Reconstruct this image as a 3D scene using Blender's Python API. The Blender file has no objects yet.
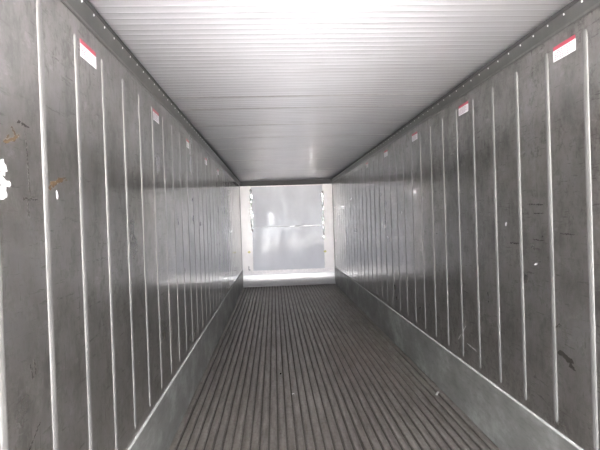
import bpy, bmesh, math, random
from mathutils import Matrix, Vector
random.seed(7)
C = bpy.context.scene.collection
S = bpy.context.scene

# ---------------------------------------------------------------- dimensions (metres)
XL, XR = -0.808, 1.482          # inner faces of the side walls (camera stands at x = 0)
Y0, Y1 = -3.0, 11.148          # open door end, bulkhead end
H = 2.59                        # ceiling
CAMZ = 1.5852

# ---------------------------------------------------------------- camera
cam = bpy.data.cameras.new('camera'); co = bpy.data.objects.new('camera', cam); C.objects.link(co)
cam.sensor_width = 36; cam.lens = 27; cam.clip_start = 0.02
r_ = Vector((0.99772647, -0.05840151, -0.03363265))
d_ = Vector((-0.03416317, -0.00810922, -0.99938337))
f_ = Vector((0.05809276, 0.99826024, -0.01008597))
m = Matrix((r_, -d_, -f_)).transposed().to_4x4(); m.translation = Vector((0, 0, CAMZ))
co.matrix_world = m
S.camera = co

# ---------------------------------------------------------------- sky, daylight, exposure
w = bpy.data.worlds.new('world'); S.world = w; w.use_nodes = True
bg = w.node_tree.nodes['Background']
bg.inputs['Color'].default_value = (0.90, 0.94, 1.0, 1); bg.inputs['Strength'].default_value = 5.0
pl = bpy.data.lights.new('door_daylight', 'AREA'); pl.shape = 'RECTANGLE'; pl.size = XR-XL; pl.size_y = H
pl.cycles.is_portal = True
po = bpy.data.objects.new('door_daylight', pl); C.objects.link(po)
po.location = ((XL+XR)/2, Y0, H/2); po.rotation_euler = (math.radians(90), 0, 0)   # faces +y
fl = bpy.data.lights.new('camera_flash', 'AREA'); fl.shape = 'RECTANGLE'; fl.size = 0.10; fl.size_y = 0.06; fl.energy = 16
fl.color = (1.0, 0.97, 0.96)
fo = bpy.data.objects.new('camera_flash', fl); C.objects.link(fo)
fo.location = (-0.02, -0.05, CAMZ+0.30); fo.rotation_euler = (math.radians(90), 0, math.radians(-3))
sn = bpy.data.lights.new('sun', 'SUN'); sn.energy = 40; sn.angle = .02; sn.color = (1, .95, .88)
so = bpy.data.objects.new('sun', sn); C.objects.link(so)       # high from the bulkhead side: lights the yard, not the inside
so.rotation_euler = Vector((.35, .45, 1)).to_track_quat('Z', 'Y').to_euler()
S.view_settings.view_transform = 'Standard'; S.view_settings.look = 'None'
S.view_settings.gamma = 1; S.view_settings.use_curve_mapping = False
S.view_settings.exposure = 3.2

# ---------------------------------------------------------------- materials
class NT:
    def __init__(s, name):
        s.m = bpy.data.materials.new(name); s.m.use_nodes = True
        s.t = s.m.node_tree; s.b = s.t.nodes['Principled BSDF']
        s.tc = s.t.nodes.new('ShaderNodeTexCoord')
    def n(s, typ, **kw):
        x = s.t.nodes.new(typ)
        for k, v in kw.items(): setattr(x, k, v)
        return x
    def l(s, a, b): s.t.links.new(a, b)
    def coord(s, scale=(1, 1, 1)):
        mp = s.n('ShaderNodeMapping'); mp.inputs['Scale'].default_value = scale
        s.l(s.tc.outputs['Object'], mp.inputs['Vector']); return mp.outputs['Vector']
    def noise(s, scale, vec=(1, 1, 1), detail=4, rough=.55):
        x = s.n('ShaderNodeTexNoise'); x.inputs['Scale'].default_value = scale
        x.inputs['Detail'].default_value = detail; x.inputs['Roughness'].default_value = rough
        s.l(s.coord(vec), x.inputs['Vector']); return x.outputs['Fac']
    def ramp(s, fac, stops):
        x = s.n('ShaderNodeValToRGB'); e = x.color_ramp.elements
        while len(e) < len(stops): e.new(.5)
        for i, (p, c) in enumerate(stops):
            e[i].position = p; e[i].color = (*c, 1) if len(c) == 3 else c
        s.l(fac, x.inputs['Fac']); return x.outputs['Color']
    def mix(s, fac, a, b, mode='MIX'):
        x = s.n('ShaderNodeMix', data_type='RGBA', blend_type=mode)
        for sock, v in ((x.inputs[0], fac), (x.inputs[6], a), (x.inputs[7], b)):
            if hasattr(v, 'links'): s.l(v, sock)
            elif isinstance(v, (int, float)): sock.default_value = v
            else: sock.default_value = (*v, 1)
        return x.outputs[2]
    def bump(s, fac, strength, dist, prev=None):
        x = s.n('ShaderNodeBump'); x.inputs['Strength'].default_value = strength; x.inputs['Distance'].default_value = dist
        s.l(fac, x.inputs['Height'])
        if prev: s.l(prev, x.inputs['Normal'])
        return x.outputs['Normal']
    def out(s, **kw):
        for k, v in kw.items():
            sock = s.b.inputs[k.replace('_', ' ')]
            if hasattr(v, 'links'): s.l(v, sock)
            elif isinstance(v, tuple): sock.default_value = (*v, 1)
            else: sock.default_value = v
        return s.m

def g(v): return (v, v*.975, v*.945)

def plain(name, col, rough=.5, metal=0.0, spec=None, var=.12, vs=30):
    t = NT(name); n = t.noise(vs)
    c = t.ramp(n, [(.3, tuple(x*(1-var) for x in col)), (.7, tuple(min(1, x*(1+var)) for x in col))])
    t.out(Base_Color=c, Roughness=rough, Metallic=metal)
    if spec is not None: t.b.inputs['Specular IOR Level'].default_value = spec
    return t.m

def wall_mat(name, seed):
    t = NT(name)
    base = t.ramp(t.noise(1.3, (1, .8, 1.4), 5), [(.25, g(.24)), (.75, g(.34))])
    streak = t.ramp(t.noise(4.2, (1, 1.5, .9), 7, .75), [(.34, g(.48)), (.50, g(.85)), (.64, (1, 1, 1))])
    c = t.mix(.9, base, streak, 'MULTIPLY')
    # scuffs: short level and upright strokes and broken patches, in areas where cargo rubbed
    pat = t.ramp(t.noise(1.6+seed*.2, (1, 1, 1), 3), [(.36, (.25, .25, .25)), (.5, (1, 1, 1))])
    s1 = t.ramp(t.noise(9+seed, (1, .8, 6), 4, .7), [(.60, (0, 0, 0)), (.68, (1, 1, 1))])
    s2 = t.ramp(t.noise(8+seed, (1, 7, .9), 4, .7), [(.61, (0, 0, 0)), (.69, (1, 1, 1))])
    s3 = t.ramp(t.noise(8, (1, 1.3, 1.0), 7, .8), [(.515, (0, 0, 0)), (.63, (1, 1, 1))])
    s = t.mix(1.0, s1, s2, 'ADD'); s = t.mix(.8, s, s3, 'ADD'); s = t.mix(1.0, s, pat, 'MULTIPLY')
    sm = t.n('ShaderNodeMath', operation='MULTIPLY'); t.l(s, sm.inputs[0]); sm.inputs[1].default_value = .95; sm.use_clamp = True; s = sm.outputs[0]
    c2 = t.mix(s, c, (.085, .078, .07))
    # narrow paler wipes
    wp = t.ramp(t.noise(4.5, (1, 1.5, 3), 5, .75), [(.60, (0, 0, 0)), (.72, (.35, .35, .35))])
    c2 = t.mix(wp, c2, g(.52))
    met = t.n('ShaderNodeMath', operation='MULTIPLY_ADD'); met.inputs[1].default_value = -.4; met.inputs[2].default_value = .82
    t.l(s, met.inputs[0])
    rg = t.ramp(t.noise(3, (1, 1, 1), 4), [(.3, (.27,)*3), (.7, (.36,)*3)])
    b1 = t.bump(t.noise(2.2, (1, 1.5, .8), 2), .22, .012)
    b2 = t.bump(t.noise(28, (1, 1, 1), 3), .12, .002, b1)
    t.out(Base_Color=c2, Roughness=rg, Metallic=met.outputs[0], Normal=b2, Coat_Weight=1.0, Coat_IOR=2.1, Coat_Roughness=.08, Coat_Normal=b1)
    return t.m

M = {}
t = NT('rubbed_rib_metal')
c = t.ramp(t.noise(5, (1, 1, .5), 4), [(.3, g(.16)), (.7, g(.24))])
M['rib'] = t.out(Base_Color=c, Roughness=.5, Metallic=.4, Normal=t.bump(t.noise(30, (1, 1, .4), 2), .15, .002))
M['wall_l'] = wall_mat('scuffed_stainless_sheet_left', 0)
M['wall_r'] = wall_mat('scuffed_stainless_sheet_right', 2)

t = NT('white_painted_corrugated_ceiling')
c = t.ramp(t.noise(1.6, (1, 3, 1), 5), [(.3, (.85, .85, .90)), (.7, (.90, .90, .95))])
dirt = t.ramp(t.noise(2.5, (.5, 9, 1), 5, .7), [(.33, (.80, .79, .79)), (.5, (1, 1, 1))])
c = t.mix(.6, c, dirt, 'MULTIPLY')
M['ceiling'] = t.out(Base_Color=c, Roughness=.35, Metallic=.06, Coat_Weight=1.0, Coat_IOR=2.5, Coat_Roughness=.05, Normal=t.bump(t.noise(4, (1, 1, 1), 2), .2, .004))
M['ceiling_seam'] = plain('grey_ceiling_sealant', (.42, .41, .42), .5)

t = NT('worn_aluminium_floor')
c = t.ramp(t.noise(1.2, (1, .6, 1), 5), [(.25, (.18, .163, .147)), (.75, (.28, .262, .243))])
st = t.ramp(t.noise(7, (3, .35, 1), 6, .75), [(.32, (.42, .38, .35)), (.6, (1, 1, 1))])
c = t.mix(.8, c, st, 'MULTIPLY')
sp = t.ramp(t.noise(30, (1, 1, 1), 3), [(.3, (.75, .7, .66)), (.55, (1, 1, 1))])
c = t.mix(.7, c, sp, 'MULTIPLY')
M['floor'] = t.out(Base_Color=c, Roughness=.45, Metallic=.55, Normal=t.bump(t.noise(60, (1, .5, 1), 3), .25, .002))
M['floor_gap'] = plain('dark_floor_channel', (.10, .09, .08), .9)  # channel bed between the T bars, coloured darker than the bars

t = NT('grey_kick_plate')
c = t.ramp(t.noise(2.4, (1, 1, 1.5), 6, .65), [(.3, (.14, .14, .132)), (.5, (.20, .202, .192)), (.72, (.37, .382, .366))])
scr = t.ramp(t.noise(12, (1, .8, 4), 4, .7), [(.3, (.7, .7, .7)), (.5, (1, 1, 1))])
c = t.mix(.8, c, scr, 'MULTIPLY')
M['kick'] = t.out(Base_Color=c, Roughness=.42, Metallic=.35, Normal=t.bump(t.noise(3, (1, 1, 1), 2), .3, .006))
M['kick_edge'] = plain('bright_kick_plate_edge', (.34, .34, .33), .8, 0)

t = NT('dull_aluminium_cove')
c = t.ramp(t.noise(5, (1, 1, 1), 5), [(.3, (.12, .12, .116)), (.7, (.17, .17, .163))])
M['cove'] = t.out(Base_Color=c, Roughness=.38, Metallic=.7)
M['cove_edge'] = plain('cove_flange', (.17, .167, .16), .35, .7)
M['seal'] = plain('dark_ceiling_seal', (.045, .045, .045), .6)
M['rivet'] = plain('bright_rivet', (.85, .85, .85), .3, .3)

t = NT('glossy_grey_bulkhead')
c = t.ramp(t.noise(1.8, (1, 1, .7), 4), [(.3, (.53, .53, .56)), (.7, (.63, .63, .66))])
gl = t.ramp(t.noise(1.7, (1.4, 1, .7), 3, .6), [(.46, (.03,)*3), (.60, (.26,)*3)])   # polished patches between dull grime
M['bulkhead'] = t.out(Base_Color=c, Roughness=.5, Coat_Weight=gl, Coat_Roughness=.085, Specular_IOR_Level=.25, Normal=t.bump(t.noise(1.5, (1.3, 1, .8), 3), .35, .01), Coat_Normal=t.bump(t.noise(1.5, (1.3, 1, .8), 2), .25, .012))
t = NT('white_side_panel')
c = t.ramp(t.noise(4, (1, 1, .6), 5), [(.3, (.74, .69, .67)), (.7, (.86, .82, .80))])
M['side_panel'] = t.out(Base_Color=c, Roughness=.3)
M['header'] = plain('dark_air_slot', (.035, .03, .03), .6)
M['lip'] = plain('pinkish_white_lip', (.85, .80, .79), .3)
M['mould'] = plain('brushed_end_sill', (.38, .37, .365), .40, .4, var=.06)
M['foil'] = plain('crumpled_foil', (.9, .9, .9), .2, .85, var=.05)
M['clip'] = plain('yellow_clip', (.55, .48, .12), .5)
M['dark'] = plain('dark_stain', (.025, .023, .02), 1, spec=0)
M['brown'] = plain('brown_stain', (.065, .045, .028), 1, spec=0)
M['scuff_light'] = plain('pale_scrape', (.5, .49, .47), .5)
M['white'] = plain('white_paper', (.60, .59, .61), .55, var=.03)
M['red'] = plain('red_print', (.36, .055, .08), .5, var=.05)
M['print'] = plain('faded_print', (.22, .14, .17), .6)
M['outside'] = plain('concrete_yard', (.42, .41, .40), .9, vs=3)
M['steel_paint'] = plain('white_outer_paint', (.7, .7, .7), .5)

# ---------------------------------------------------------------- mesh helpers
def link(name, bm, mats, parent=None, smooth=False, kind=None):
    me = bpy.data.meshes.new(name); bmesh.ops.recalc_face_normals(bm, faces=bm.faces) if kind != 'keep' else None
    bm.to_mesh(me); bm.free()
    for x in (mats if isinstance(mats, (list, tuple)) else [mats]): me.materials.append(x)
    if smooth:
        for p in me.polygons: p.use_smooth = True
    o = bpy.data.objects.new(name, me); C.objects.link(o)
    if parent: o.parent = parent
    return o

def box(bm, a, b, mat=0):
    vs = [bm.verts.new((x, y, z)) for x in (a[0], b[0]) for y in (a[1], b[1]) for z in (a[2], b[2])]
    for q in ((0, 1, 3, 2), (4, 6, 7, 5), (0, 4, 5, 1), (2, 3, 7, 6), (0, 2, 6, 4), (1, 5, 7, 3)):
        bm.faces.new([vs[i] for i in q]).material_index = mat

def extrude_y(bm, prof, ya, yb, mat=0, mats=None):
    """closed profile of (x, z) points extruded along y"""
    A = [bm.verts.new((x, ya, z)) for x, z in prof]; B = [bm.verts.new((x, yb, z)) for x, z in prof]
    n = len(prof)
    for i in range(n):
        f = bm.faces.new((A[i], A[(i+1) % n], B[(i+1) % n], B[i])); f.material_index = mats[i] if mats else mat
    bm.faces.new(A).material_index = mat; bm.faces.new(B[::-1]).material_index = mat

def extrude_x(bm, prof, xa, xb, mat=0):
    A = [bm.verts.new((xa, y, z)) for y, z in prof]; B = [bm.verts.new((xb, y, z)) for y, z in prof]
    n = len(prof)
    for i in range(n):
        bm.faces.new((A[i], A[(i+1) % n], B[(i+1) % n], B[i])).material_index = mat
    bm.faces.new(A).material_index = mat; bm.faces.new(B[::-1]).material_index = mat

def struct(o): o['kind'] = 'structure'; return o

# ---------------------------------------------------------------- outside yard (seen only in reflections)
bm = bmesh.new(); box(bm, (-40, -60, -1.45), (40, 30, -1.25)); o = struct(link('ground', bm, M['outside']))

# ---------------------------------------------------------------- floor of T bars
NBAR = 35; PITCH = (XR-XL)/NBAR
bm = bmesh.new()
box(bm, (XL-.004, Y0, -.16), (XR+.004, Y1+.004, -.045), 1)
for i in range(NBAR):
    c = XL + PITCH*(i+.5); hw = PITCH*.39; s = .004
    prof = [(c-s, -.046), (c-s, -.018), (c-hw, -.018)] + [(c-hw*math.cos(math.pi*q/10), -.010+.010*math.sin(math.pi*q/10)**.7) for q in range(11)] + [(c+hw, -.018), (c+s, -.018), (c+s, -.046)]
    extrude_y(bm, prof, Y0, Y1-.03)
struct(link('floor', bm, [M['floor'], M['floor_gap']]))

# ---------------------------------------------------------------- side walls with pressed upright ribs
def rib(bm, X, n, y, z0, z1, w=.037, h=.0048):
    """half-round rib lying on the plane x = X, bulging along n"""
    segs = 8; rows = []
    for z, k in ((z0, .02), (z0+.006, .55), (z0+.016, .88), (z0+.03, 1), (z1-.03, 1), (z1-.016, .88), (z1-.006, .55), (z1, .02)):
        row = []
        for j in range(segs+1):
            a = math.pi*j/segs
            row.append(bm.verts.new((X + n*(h*k*math.sin(a)**.8 - .0006), y - math.cos(a)*w*.5*(.35+.65*k), z)))
        rows.append(row)
    for a, b in zip(rows, rows[1:]):
        for j in range(segs):
            f = bm.faces.new((a[j], a[j+1], b[j+1], b[j])); f.smooth = True; f.material_index = 1

def side_wall(name, X, n, y_first, mat, ztop):
    bm = bmesh.new()
    box(bm, (min(X, X-n*.08), Y0, -.16), (max(X, X-n*.08), Y1+.08, 2.62))
    y = y_first
    while y > Y0+.2: y -= .2985
    while y < Y1-.05:
        if y > Y0+.05: rib(bm, X, n, y, .452, ztop)
        y += .2985
    return struct(link(name, bm, [mat, M['rib']]))
wl = side_wall('wall_left', XL, 1, 1.658, M['wall_l'], 2.405)
wr = side_wall('wall_right', XR, -1, 2.032, M['wall_r'], 2.435)

# kick plates along the foot of each side wall
for name, X, n in (('baseboard_left', XL, 1), ('baseboard_right', XR, -1)):
    bm = bmesh.new()
    prof = [(X, 0.001), (X, .412), (X+n*.006, .414), (X+n*.011, .410), (X+n*.012, .404), (X+n*.012, .012), (X+n*.0135, .004), (X+n*.0135, .001)]
    extrude_y(bm, prof, Y0, Y1-.03, 0, [0, 1, 1, 1, 0, 0, 0, 0])
    struct(link(name, bm, [M['kick'], M['kick_edge']]))

# cove trim with its row of rivets where each wall meets the ceiling
for name, X, n, zb, yr in (('trim_1', XL, 1, 2.487, 2.126), ('trim_2', XR, -1, 2.500, 2.153)):
    bm = bmesh.new()
    prof = [(X, zb-.006), (X, H), (X+n*.022, H), (X+n*.022, H-.020), (X+n*.018, H-.021), (X+n*.006, zb+.012), (X+n*.0065, zb), (X+n*.003, zb-.006)]
    extrude_y(bm, prof, Y0, Y1, 0, [0, 0, 1, 1, 0, 2, 2, 2])
    tr = struct(link(name, bm, [M['cove'], M['seal'], M['cove_edge']]))
    k = 0; y = yr
    while y > .05: y -= .131
    while y < Y1-.1:
        z = 2.560; xx = X+n*(.006 + .013*(z-zb-.012)/(H-.014-zb-.012))
        if k == 0:
            bm = bmesh.new(); bmesh.ops.create_uvsphere(bm, u_segments=10, v_segments=6, radius=.006)
            rv = link('rivet', bm, M['rivet'], tr, True); rv.scale = (.5, 1, 1); rv.location = (xx, y, z)
        else:
            c = rv.copy(); C.objects.link(c); c.parent = tr; c.location = (xx, y, z)
        y += .131; k += 1

# ---------------------------------------------------------------- ceiling, fine corrugation across the box
bm = bmesh.new(); P = .0625; yy = Y0; pts = []; mats = []
seams = [3.61, 4.02, 4.66, 5.38, 6.18, 7.4, 8.9]
shape = [(0, 0), (.64, 0), (.68, -.0002), (.73, -.0009), (.78, -.0012), (.84, -.0012), (.89, -.0009), (.94, -.0002)]
while yy < Y1+.05:
    seam = any(abs(yy-s) < P/2 for s in seams)
    for q, (u, dz) in enumerate(shape):
        pts.append((yy+u*P, H + .0022 + (dz if not seam else dz*.2))); mats.append(1 if (seam and q == 0) else 0)
    yy += P
A = [bm.verts.new((XL-.08, y, z)) for y, z in pts]; B = [bm.verts.new((XR+.08, y, z)) for y, z in pts]
for i in range(len(pts)-1):
    f = bm.faces.new((A[i], B[i], B[i+1], A[i+1])); f.material_index = mats[i]; f.smooth = not mats[i]
top = [bm.verts.new((x, y, H+.1)) for x, y in ((XL-.08, Y0), (XR+.08, Y0), (XR+.08, pts[-1][0]), (XL-.08, pts[-1][0]))]
bm.faces.new(top); bm.faces.new((A[0], B[0], top[1], top[0])); bm.faces.new((A[-1], B[-1], top[2], top[3]))
bm.faces.new(A+[top[3], top[0]]); bm.faces.new(B[::-1]+[top[1], top[2]])
struct(link('ceiling', bm, [M['ceiling'], M['ceiling_seam']]))

# ---------------------------------------------------------------- bulkhead at the far end
bm = bmesh.new(); box(bm, (XL-.08, Y1, -.16), (XR+.08, Y1+.1, 2.62))
wb = struct(link('wall_back', bm, M['header']))
yf = Y1-.022
def panel(name, x0, x1, z0, z1, mat, d=.022, bev=.004):
    bm = bmesh.new(); box(bm, (x0, Y1-d, z0), (x1, Y1, z1))
    o = link(name, bm, mat, wb)
    b = o.modifiers.new('bevel', 'BEVEL'); b.width = bev; b.segments = 2
    return o
SLX, SRX = -.535, 1.225
panel('centre_panel', SLX, SRX, 1.455, 2.452, M['bulkhead'])
panel('centre_panel', SLX, SRX, .33, 1.449, M['bulkhead'])
a = panel('side_panel', XL+.004, SLX-.002, .386, 2.472, M['side_panel'], .028); a['label'] = 'pinkish white side panel'
a = panel('side_panel', SRX+.002, XR-.004, .386, 2.472, M['side_panel'], .028); a['label'] = 'pinkish white side panel'
panel('top_lip', SLX, SRX, 2.444, 2.466, M['lip'], .034)
bm = bmesh.new()
prof = [(Y1, .385), (Y1-.026, .385), (Y1-.032, .378), (Y1-.032, .362), (Y1-.028, .355), (Y1-.028, .300), (Y1-.032, .295), (Y1-.030, .285), (Y1, .285)]
extrude_x(bm, prof, XL+.004, XR-.004); link('lower_rail', bm, M['lip'], wb)
bm = bmesh.new()                                    # curved sill rolling out on to the floor
prof = [(Y1, .285)] + [(Y1-.03-.15*(1-math.cos(a)), .285-.28*math.sin(a)) for a in [math.pi/2*k/12 for k in range(13)]] + [(Y1-.19, .003), (Y1, .003)]
extrude_x(bm, prof, XL+.004, XR-.004)
link('end_sill', bm, M['mould'], wb, False)
# crumpled foil tape down both panel joints and along the middle seam
def foil(p0, p1, n, wd, seed, amp):
    rnd = random.Random(seed); bm = bmesh.new(); rows = []
    p0, p1 = Vector(p0), Vector(p1); t = (p1-p0); L = t.length; t.normalize()
    s = Vector((1, 0, 0)) if abs(t.z) > .5 else Vector((0, 0, 1))
    for i in range(n+1):
        c = p0.lerp(p1, i/n); k = wd*rnd.uniform(.35, 1.15)
        rows.append([bm.verts.new(c + s*(k*u) + Vector((0, -rnd.uniform(.0015, amp) if abs(u) < 1 else -.0005, 0)) + t*rnd.uniform(-.3, .3)*L/n)
                     for u in (-1, -.4, .2, 1)])
    for a, b in zip(rows, rows[1:]):
        for j in range(3): bm.faces.new((a[j], a[j+1], b[j+1], b[j]))
    o = link('foil_tape', bm, M['foil'], wb)
    o.modifiers.new('thickness', 'SOLIDIFY').thickness = .0006
    return o
foil((SLX-.004, Y1-.029, 2.40), (SLX-.004, Y1-.029, 1.35), 26, .030, 3, .018)
foil((SRX+.004, Y1-.029, 2.30), (SRX+.004, Y1-.029, 1.10), 28, .030, 5, .018)
foil((SLX+.05, Y1-.0225, 1.452), (SRX-.05, Y1-.0225, 1.452), 40, .006, 8, .004)
for x, z in ((-.628, .85), (1.248, .80)):
    bm = bmesh.new(); box(bm, (x-.035, Y1-.040, z-.012), (x+.035, Y1-.028, z+.012)); box(bm, (x-.012, Y1-.05, z-.03), (x+.012, Y1-.028, z+.028))
    o = link('clip', bm, M['clip'], wb); o['label'] = 'yellow clip'
bm = bmesh.new(); box(bm, (-.655, Y1-.034, .40), (-.640, Y1-.028, .50)); box(bm, (-.655, Y1-.034, .40), (-.61, Y1-.028, .415))
link('bracket', bm, M['dark'], wb)

# ---------------------------------------------------------------- marks on the side walls
def blob(bm, X, n, y, z, w, h, ang, seed, mat=0, lift=.0010, jag=.35):
    rnd = random.Random(seed); N = 14; ca, sa = math.cos(ang), math.sin(ang); vs = []; vt = []
    for i in range(N):
        a = 2*math.pi*i/N; k = 1-jag*rnd.random(); u, v = math.cos(a)*w*.5*k, math.sin(a)*h*.5*k
        p = (y+u*ca-v*sa, z+u*sa+v*ca)
        vs.append(bm.verts.new((X+n*lift, p[0], p[1]))); vt.append(bm.verts.new((X, p[0], p[1])))
    bm.faces.new(vs).material_index = mat
    for i in range(N): bm.faces.new((vs[i], vs[(i+1) % N], vt[(i+1) % N], vt[i])).material_index = mat
def mark(name, side, items, mat, label=None):
    X, n, par = (XL, 1, wl) if side == 'L' else (XR, -1, wr)
    bm = bmesh.new()
    for i, (y, z, w, h, ang) in enumerate(items):
        if name == 'paint_chip': blob(bm, X, n, y, z, w, h, ang, seed=i*7+len(items)); continue
        rnd = random.Random(int(y*1000)+i); L = max(w, h); T = min(w, h); a0 = ang if w >= h else ang+math.pi/2
        k = max(3, int(L/T*2.2))
        for q in range(k):                       # a scrape is a run of overlapping irregular flecks
            u = (q+.5)/k-.5 + rnd.uniform(-.04, .04); v = rnd.uniform(-.35, .35)*T
            sz = T*rnd.uniform(.5, 1.1)
            blob(bm, X, n, y+u*L*math.cos(a0)-v*math.sin(a0), z+u*L*math.sin(a0)+v*math.cos(a0), min(L, sz*rnd.uniform(1.3, 2.2)), sz*.8,
                 a0+rnd.uniform(-.3, .3), seed=q*13+i, lift=.0003+.00004*(q % 8), jag=.65)
    o = link(name, bm, mat, par)
    if label: o['label'] = label
    return o
mark('scuff_mark', 'L', [(1.555, 1.686, .09, .009, .02), (1.536, 1.655, .007, .05, 0), (1.54, 1.64, .012, .02, .3)], M['dark'])
mark('scuff_mark', 'L', [(1.545, 1.80, .008, .20, .05), (1.53, 1.93, .07, .012, -.1)], M['dark'])
mark('scuff_mark', 'L', [(1.735, 1.757, .07, .035, .35), (1.79, 1.778, .07, .014, 0), (1.70, 1.742, .035, .03, .2)], M['brown'], 'brown stain with dark streak')
mark('scuff_mark', 'L', [(1.45, 1.87, .07, .022, .3), (1.48, 1.893, .05, .02, -.4)], M['brown'], 'brown rusty smear')
mark('scuff_mark', 'L', [(1.515, .90, .10, .008, .7), (1.47, .84, .05, .007, .6)], M['dark'])
mark('scuff_mark', 'L', [(1.52, 1.12, .012, .05, .3), (1.54, 1.13, .012, .045, .1)], M['dark'])
mark('paint_chip', 'L', [(1.741, 1.712, .014, .036, .2)], M['white'], 'small white chip')
mark('paint_chip', 'R', [(2.797, 1.518, .014, .032, .4)], M['white'], 'small white chip')
mark('paint_chip', 'R', [(2.478, 1.292, .035, .012, -.3)], M['white'], 'small white chip')
mark('scuff_mark', 'R', [(2.62, 1.48, .008, .22, 0), (2.70, 1.40, .10, .012, .05)], M['dark'])
mark('scuff_mark', 'R', [(2.46, 1.63, .14, .010, .05), (2.44, 1.58, .09, .007, 0)], M['dark'])
mark('scuff_mark', 'R', [(2.20, 1.47, .11, .008, .03), (2.45, 1.43, .10, .008, .02)], M['dark'])
mark('scuff_mark', 'R', [(3.53, .64, .22, .008, -.75), (3.36, .57, .16, .007, .1)], M['scuff_light'], 'pale bent scrape')
mark('scuff_mark', 'R', [(2.22, .82, .10, .05, .4), (2.3, .98, .08, .02, -.4)], M['dark'])

# torn white sticker scrap at the left edge of the photograph
bm = bmesh.new()
for i, it in enumerate([(1.406, 1.775, .050, .055, .5), (1.413, 1.728, .070, .035, -.2), (1.400, 1.700, .045, .05, .3), (1.385, 1.74, .05, .05, 0)]):
    blob(bm, XL, 1, *it, seed=40+i, lift=.0012+.0003*i, jag=.6)
o = link('sticker_scrap', bm, M['white'])
o['label'] = 'torn white sticker scrap on the left wall between the two nearest ribs'; o['category'] = 'sticker'

# ---------------------------------------------------------------- warning stickers high on both walls
def sticker(X, n, y, z, label, first=None, w=.172, h=.076):
    r = bpy.data.objects.new('warning_sticker', None); C.objects.link(r)
    r.location = (X, y, z); r['label'] = label; r['category'] = 'sticker'; r['group'] = 'warning stickers along the side walls'
    r.empty_display_size = .05
    if first:
        for ch in first.children:
            c = ch.copy(); C.objects.link(c); c.parent = r
        if n < 0: r.rotation_euler = (0, 0, math.pi)
        return r
    bm = bmesh.new(); box(bm, (0, -w/2, -h/2), (.0010, w/2, h/2-.020)); link('paper', bm, M['white'], r)
    bm = bmesh.new(); box(bm, (0, -w/2, h/2-.020), (.0011, w/2, h/2)); link('red_band', bm, M['red'], r)['label'] = 'red heading band'
    rnd = random.Random(2); bm = bmesh.new()
    for k in range(5):
        z0 = h/2-.028-k*.0092; yv = -w/2+.012+(0.02 if k == 0 else 0)
        end = w/2-.012-(0.02 if k == 0 else rnd.uniform(0, .04))
        while yv < end:
            L = rnd.uniform(.006, .018); box(bm, (.0008, yv, z0-.0022), (.0014, min(yv+L, end), z0+.0012)); yv += L+.005
    link('printed_lines', bm, M['print'], r)['label'] = 'small faded print'
    if n < 0: r.rotation_euler = (0, 0, math.pi)
    return r
ordn = ['nearest and largest of the row', 'second nearest of the row', 'third nearest, halfway along the row', 'fourth along the row', 'farthest and smallest of the row']
f = None
for i, (y, z) in enumerate([(2.088, 2.366), (3.245, 2.358), (4.42, 2.365), (5.60, 2.350), (6.80, 2.350)]):
    s = sticker(XL, 1, y, z, 'white sticker with red band high on left wall, ' + ordn[i], f); f = f or s
for i, (y, z) in enumerate([(2.182, 2.400), (3.381, 2.400), (4.575, 2.410), (5.77, 2.415), (6.96, 2.410)]):
    sticker(XR, -1, y, z, 'white sticker with red band high on right wall, ' + ordn[i], f)

# ---------------------------------------------------------------- litter on the floor
def litter(name, pts, wd, th, loc, rz, mat, label):
    bm = bmesh.new(); rows = []
    for x, z in pts:
        rows.append([bm.verts.new((x, -wd/2, z)), bm.verts.new((x+wd*.15, wd/2, z)), bm.verts.new((x+wd*.15, wd/2, z+th)), bm.verts.new((x, -wd/2, z+th))])
    for a, b in zip(rows, rows[1:]):
        for j in range(4): bm.faces.new((a[j], a[(j+1) % 4], b[(j+1) % 4], b[j]))
    bm.faces.new(rows[0]); bm.faces.new(rows[-1][::-1])
    o = link(name, bm, mat); o.location = loc; o.rotation_euler = (0, 0, rz); o['label'] = label; o['category'] = 'litter'
    return o
litter('wood_splinter', [(-.04, 0), (-.01, .006), (.015, .005), (.04, 0)], .016, .005, (1.405, 3.92, .0006), 1.0, M['scuff_light'], 'small pale bent splinter on the floor against the right kick plate')
litter('paper_bit', [(-.012, 0), (.0, .004), (.013, 0)], .012, .0015, (.123, 4.10, .0006), .6, M['white'], 'tiny white paper bit lying near the middle of the ribbed floor')
litter('rubber_crumb', [(-.015, 0), (0, .004), (.018, 0)], .012, .004, (.018, 4.66, .0006), 1.3, M['dark'], 'small black crumb on the ribbed floor left of the paper bit')
